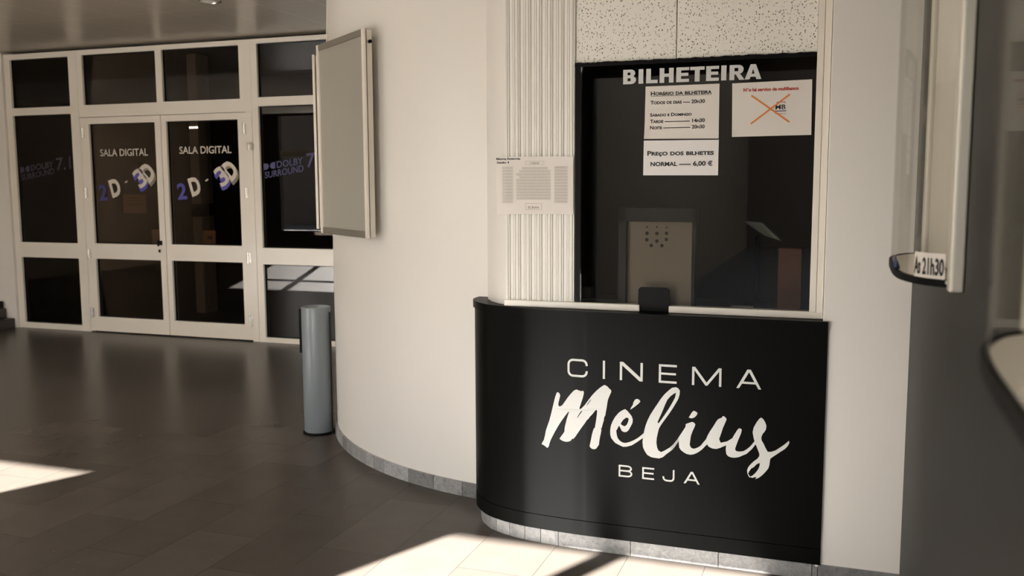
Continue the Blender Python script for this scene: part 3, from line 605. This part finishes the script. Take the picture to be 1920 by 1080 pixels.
def tilt(s, cx, cz, w, hh, rot, bold=0.0):       # one glyph or word in a box w x hh, turned counter-clockwise
    v, f = text(s, 0, 1, 0, 1, bold)
    z0 = min(p[1] for p in v); z1 = max(p[1] for p in v); c, sn = math.cos(R(rot)), math.sin(R(rot)); r = []
    for a, b in v:
        a = (a-0.5)*w; b = ((b-z0)/(z1-z0)-0.5)*hh; r.append((cx+a*c-b*sn, cz+a*sn+b*c))
    return r, f
def decal(t, items, m, y, name='lettering', label=None):
    mb = MB()
    for it in items: mb.flat(it, lambda a, b: (a, y, b))
    o = mb.build(name, m, t)
    if label: o['label'] = label
def cinema_signs(t, dx, dz, blue2):
    decal(t, [tilt('2', -6.637+dx, 1.338+dz, 0.105, 0.150, 4, 0.03)], M[blue2], 7.1150)
    decal(t, [tilt('3', -6.184+dx, 1.445+dz, 0.125, 0.185, 33, 0.05)] , M['blue'], 7.1150)
    decal(t, [tilt('D', -6.090+dx, 1.505+dz, 0.130, 0.190, 42, 0.045)], M['gvinyl'], 7.1145)
    decal(t, [fill([arc(-6.228+dx, 1.512+dz, 0.034, 0.034, 0, 342, 18)]), fill([arc(-6.162+dx, 1.448+dz, 0.038, 0.036, 0, 342, 18)])], M['blue'], 7.1140)
    decal(t, [tilt('D', -6.490+dx, 1.384+dz, 0.118, 0.170, 16, 0.045), tilt('-', -6.357+dx, 1.438+dz, 0.034, 0.014, 25, 0.02)], M['dvinyl'], 7.1135)
    decal(t, [tilt('3', -6.192+dx, 1.476+dz, 0.120, 0.180, 33, 0.025), tilt('D', -6.103+dx, 1.527+dz, 0.118, 0.180, 42, 0.045)], M['dvinyl'], 7.1130)
decal(dl, [text('SALA DIGITAL', -6.645, -6.092, 1.680, 0.068, 0.012)], M['dvinyl'], 7.1140)
decal(drr, [text('SALA DIGITAL', -5.738, -5.176, 1.690, 0.067, 0.012)], M['dvinyl'], 7.1140)
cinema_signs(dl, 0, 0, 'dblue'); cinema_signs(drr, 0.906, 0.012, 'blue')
def slanted(s, x0, x1, z, cap_, slope, bold=0.0):
    v, f = text(s, x0, x1, z, cap_, bold); return [(a, b+slope*(a-x0)) for a, b in v], f
def dd(x, z, s, slope):                          # the paired D emblem: two facing half-discs in square blocks
    r = []
    for a0, sg in ((x, 1), (x+2.15*s, -1)):
        D = [(a0, z), (a0, z+s)] + [(a0+sg*(0.45*s+0.5*s*math.cos(R(q))), z+s/2+s/2*math.sin(R(q))) for q in range(90, -91, -20)]
        r.append(fill([[(a, b+slope*(a-x)) for a, b in D]]))
    return r
def surround(t, x, z, m, w=0.42):
    decal(t, dd(x, z, 0.055, 0.13) + [slanted('DOLBY', x+0.135, x+w, z+0.018, 0.060, 0.13, 0.01)], M[m], 7.1145)
    decal(t, [slanted('SURROUND', x+0.01, x+w+0.005, z-0.072, 0.058, 0.15, 0.015)], M[m], 7.1140)
    decal(t, [slanted('7.1', x+w+0.035, x+w+0.215, z+0.02, 0.125, 0.10, 0.01)], M[m], 7.1140)
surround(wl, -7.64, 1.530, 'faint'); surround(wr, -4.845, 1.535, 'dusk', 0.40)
# notices behind the door glass
def notice(x0, x1, z0, z1, label, lines):
    t = Thing('notice', ((x0+x1)/2, 7.128, z0), label, 'notice')
    MB().box(x0, x1, 7.1265, 7.1275, z0, z1).build('sheet', M['tan'], t)
    for l in lines: decal(t, [fill([rect(*l)])], M['brownink'], 7.1258, 'print_line')
notice(-7.213, -6.960, 1.293, 1.481, 'tan paper notice on the narrow fixed glazing beside the double door', [(-7.12,-7.04,1.385,1.398), (-7.13,-7.03,1.365,1.377)])
notice(-6.416, -6.148, 1.145, 1.322, 'tan notice with dark lines of print on the door leaf with the handle', [(-6.35,-6.24,1.283,1.291), (-6.35,-6.22,1.257,1.264), (-6.37,-6.19,1.223,1.232)])
notice(-6.103, -5.985, 0.865, 0.997, 'small plain tan paper low on the glass right above the door handle', [])
notice(-5.523, -5.390, 0.870, 0.995, 'small tan paper with a dark mark, low on the second door leaf', [(-5.48,-5.43,0.915,0.945)])
# foyer behind the glass
pl_ = Thing('reflection_pillar', (-6.56, 8.6, 0), 'pale grey pillar added behind the second door leaf for a pale reflection in it', 'pillar')  # added to stand in for a pale reflection in the door glass
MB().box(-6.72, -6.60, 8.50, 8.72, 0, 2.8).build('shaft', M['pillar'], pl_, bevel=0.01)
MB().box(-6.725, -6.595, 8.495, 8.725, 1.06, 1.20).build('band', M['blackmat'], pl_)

# dark steps and the small bollard
tag(MB().prism([(-11.4,6.62), (-7.765,6.62), (-7.765,7.055), (-11.4,7.055)], 0, 0.095).prism([(-11.4,6.80), (-7.87,6.80), (-7.87,7.055), (-11.4,7.055)], 0.095, 0.19).build('stair', M['stair'], bevel=0.006), 'dark stone steps beside the glazed door screen', 'steps')
tag(MB().box(-7.93, -7.89, 6.98, 7.04, 0.19, 0.262).build('door_stop', M['darkframe'], bevel=0.004), 'small dark block standing on the dark steps', 'block')

# ------------------------------------------------------------------ poster cases on the curved wall
def case(ang, w, d, gap, z0, z1, label):
    n = Vector((math.cos(R(ang)), math.sin(R(ang)))); tt = Vector((-n.y, n.x)); c = Vector((CX, CY)) + n*(CR+gap)
    def P(u, v, q): p = c + tt*u + n*q; return (p.x, p.y, v)
    t = Thing('poster_case', P(0, z0, 0), label, 'poster case', 'wall poster cases on the curved wall')
    hw = w/2
    framed(MB(), rect(-hw+0.006, hw-0.006, z0+0.006, z1-0.006), [rect(-hw+0.02, hw-0.02, z0+0.02, z1-0.02)], P, -0.0, d*0.58).build('housing', M['steel'], t, weld=True)
    for ua, ub in ((-hw, -hw+0.030), (hw-0.030, hw)): framed(MB(), rect(ua, ub, z0, z1), [], P, d*0.70, d).build('side_bar', M['alu'], t, bevel=0.003, weld=True)
    for va, vb in ((z0, z0+0.032), (z1-0.032, z1)): framed(MB(), rect(-hw+0.0305, hw-0.0305, va, vb), [], P, d*0.70, d*0.97).build('cross_bar', M['greymetal'], t, bevel=0.003, weld=True)
    mb = MB(); vv, ff = fill([rect(-hw+0.03, hw-0.03, z0+0.03, z1-0.03)])
    framed(mb, rect(-hw+0.028, hw-0.028, z0+0.028, z1-0.028), [], P, d*0.70, d*0.82).build('panel', M['diffuser'], t)
    framed(MB(), rect(-hw+0.01, hw-0.01, z0+0.01, z1-0.01), [], P, 0.0, 0.008).build('back_plate', M['steel'], t)
    for sgn in (-0.5, 0.5): MB().tube([P(sgn*w*0.6, (z0+z1)/2+0.2, -gap-0.007), P(sgn*w*0.6, (z0+z1)/2+0.2, 0.004)], 0.012, 8).build('bracket', M['steel'], t)
    MB().tube([P(hw-0.004, z1-0.06, d*0.3), P(hw+0.010, z1-0.06, d*0.3)], 0.008, 10).build('lock', M['blackmat'], t)
    return t
case(230.5, 0.65, 0.044, 0.014, 1.158, 2.130, 'empty grey poster case hung on the curved wall above the waste bin')
case(201, 0.63, 0.048, 0.012, 1.165, 2.120, 'second poster case around the bend, its bright edge peeping out behind the larger case')
tag(MB().tube([(-2.735,4.690,2.69), (-2.728,4.660,2.45), (-2.716,4.632,2.33), (-2.705,4.600,2.14), (-2.685,4.570,2.10)], 0.0035, 8).build('cable', M['alu']), 'thin white cable dropping from the ceiling to the poster case', 'cable')

# ------------------------------------------------------------------ waste bin
BX, BY = -2.802, 4.575
bn = Thing('waste_bin', (BX, BY, 0), 'slim blue grey tube waste bin standing against the curved wall', 'bin')
MB().lathe([(0.079,0.012), (0.082,0.016), (0.082,0.722), (0.0795,0.727), (0.0765,0.722), (0.0765,0.45), (0,0.45)], BX, BY, 48).build('body', M['binm'], bn, smooth=True)
MB().lathe([(0.088,0.0), (0.090,0.006), (0.088,0.012), (0.06,0.0125), (0,0.0126)], BX, BY, 40).build('foot_ring', M['blackmat'], bn, smooth=True)
br = MB(); A_ = [(-0.2+i*(180+23)/16) for i in range(17)]
aa = [20+i*10.5 for i in range(21)]
br.strip([(BX+0.088*math.cos(R(q)), BY+0.088*math.sin(R(q))) for q in aa], [(BX+0.098*math.cos(R(q)), BY+0.098*math.sin(R(q))) for q in aa], 0.46, 0.715)
for q in br.v[:0]: pass
MB().strip([(BX+0.084*math.cos(R(q)), BY+0.084*math.sin(R(q))) for q in [115+i*8 for i in range(11)]], [(BX+0.100*math.cos(R(q)), BY+0.100*math.sin(R(q))) for q in [115+i*8 for i in range(11)]], 0.46, 0.712).build('bracket', M['blackmat'], bn, smooth=True)
MB().lathe([(0.0765,0.700), (0.0765,0.712), (0.070,0.712), (0.070,0.700), (0.0765,0.700)], BX, BY, 40).build('inner_ring', M['bright'], bn, smooth=True)
MB().tube([(BX+0.094, BY-0.01, 0.0), (BX+0.094, BY-0.01, 0.70)], 0.005, 8).build('rod', M['darkframe'], bn)

# ------------------------------------------------------------------ clear bulging poster displays on the grey wall
BUL = [(0,.036), (0.012,.052), (.035,.077), (.07,.098), (.12,.1165), (.18,.1265), (.25,.131), (.36,.132), (.47,.131), (.54,.1265), (.60,.1165), (.65,.098), (.685,.077), (.708,.052), (.72,.036)]
def display(y0, z0, z1, k, label, lab=None):
    t = Thing('poster_display', (gx(y0+0.36), y0+0.36, z0), label, 'poster display', 'clear poster displays on the grey wall')
    def pt(yy, q): return (gx(y0+yy)-q, y0+yy)
    P = smoothpath([pt(a, b*k) for a, b in BUL], 4)
    P2 = smoothpath([pt(a, b*k-0.0025) for a, b in BUL], 4)
    wall_ = [pt(a, 0.002) for a, b in BUL for _ in range(4)]
    MB().strip(P2, P, z0+0.004, z1-0.004).build('acrylic_cover', M['acrylic'], t, smooth=True, weld=True)
    MB().prism([pt(0.02,0.002), pt(0.70,0.002), pt(0.70,0.012), pt(0.02,0.012)], z0+0.01, z1-0.01).build('backing_board', M['board'], t)
    for zz0, zz1, nm in ((z0-0.010, z0+0.004, 'bottom_rim'), (z1-0.004, z1+0.010, 'top_rim')):
        mb = MB().strip(offs(P, -0.003), offs(P, 0.005), zz0, zz1)
        zq = (z0-0.004, z0+0.002) if nm == 'bottom_rim' else (z1-0.002, z1+0.004)
        mb.build(nm, M['blackmat'], t, smooth=True)
        MB().prism(P + [pt(0.72,0.003), pt(0,0.003)], *zq).build(nm.replace('rim', 'plate'), M['board'], t)
    for ya, yb in ((-0.030, 0.006), (0.706, 0.736)):
        MB().prism([pt(ya,0.001), pt(yb,0.001), pt(yb,0.022), pt(yb-0.005,0.027), pt(ya+0.005,0.027), pt(ya,0.022)], z0-0.016, z1+0.016).build('side_profile', M['steel'], t, bevel=0.004)
    if lab:
        sl_ = [along(P, s)[0] for s in [lab[0]+(lab[1]-lab[0])*i/10 for i in range(11)]]
        def q(s, off=0.0012):
            p, nn = along(P, s); return p - nn*off if (p-nn*off).x < p.x else p + nn*off
        mb = MB(); ns = 10
        for i in range(ns):
            a, b = q(lab[1]+(lab[0]-lab[1])*i/ns), q(lab[1]+(lab[0]-lab[1])*(i+1)/ns)
            mb.add([(a.x,a.y,lab[2]), (b.x,b.y,lab[2]), (b.x,b.y,lab[3]), (a.x,a.y,lab[3])], [(0,1,2,3)])
        lb = mb.build('time_label', M['paperw'], t); lb['label'] = 'white label reading As 21h30'
        ltx = text('As 21h30', 0.02, 0.98, 0.16, 0.66, 0.03)
        mb = MB()
        def onl(a, b):
            p = q(lab[1]+(lab[0]-lab[1])*a, 0.0022); return (p.x, p.y, lab[2]+(lab[3]-lab[2])*b)
        mb.flat(ltx, onl); o = mb.build('printing', M['ink']); o.parent = lb
        o.matrix_parent_inverse = Matrix.Translation(-Vector(t.matrix_world_loc))
        for s_, zz in ((0.30, 0.012), (0.26, 0.006)):
            p = q(s_, -0.006)
            MB().lathe([(0.007,z0+0.003), (0.005,z0+0.010), (0.002,z0+0.014+zz), (0,z0+0.015+zz)], p.x+0.010, p.y, 8).build('paper_scrap', M['navy'], t)
    return t
display(1.905, 1.232, 2.20, 0.83, 'clear bulging poster display with a white As 21h30 label, next to the white wall', (0.001, 0.082, 1.236, 1.284))
display(0.37, 1.26, 2.23, 0.65, 'blurred clear poster display on the dark grey wall, cut off at the photo edge')

# ------------------------------------------------------------------ ceiling lamp
cl = Thing('ceiling_lamp', (-4.225, 5.62, H), 'round recessed lamp in the brownish ceiling', 'lamp')
MB().lathe([(0.075,H+0.002), (0.085,H-0.004), (0.083,H-0.012), (0.066,H-0.012), (0.062,H-0.002)], -4.225, 5.62, 32).build('ring', M['bright'], cl, smooth=True)
MB().lathe([(0.064,H-0.004), (0.045,H-0.012), (0,H-0.016)], -4.225, 5.62, 24).build('lens', M['lamp'], cl, smooth=True)
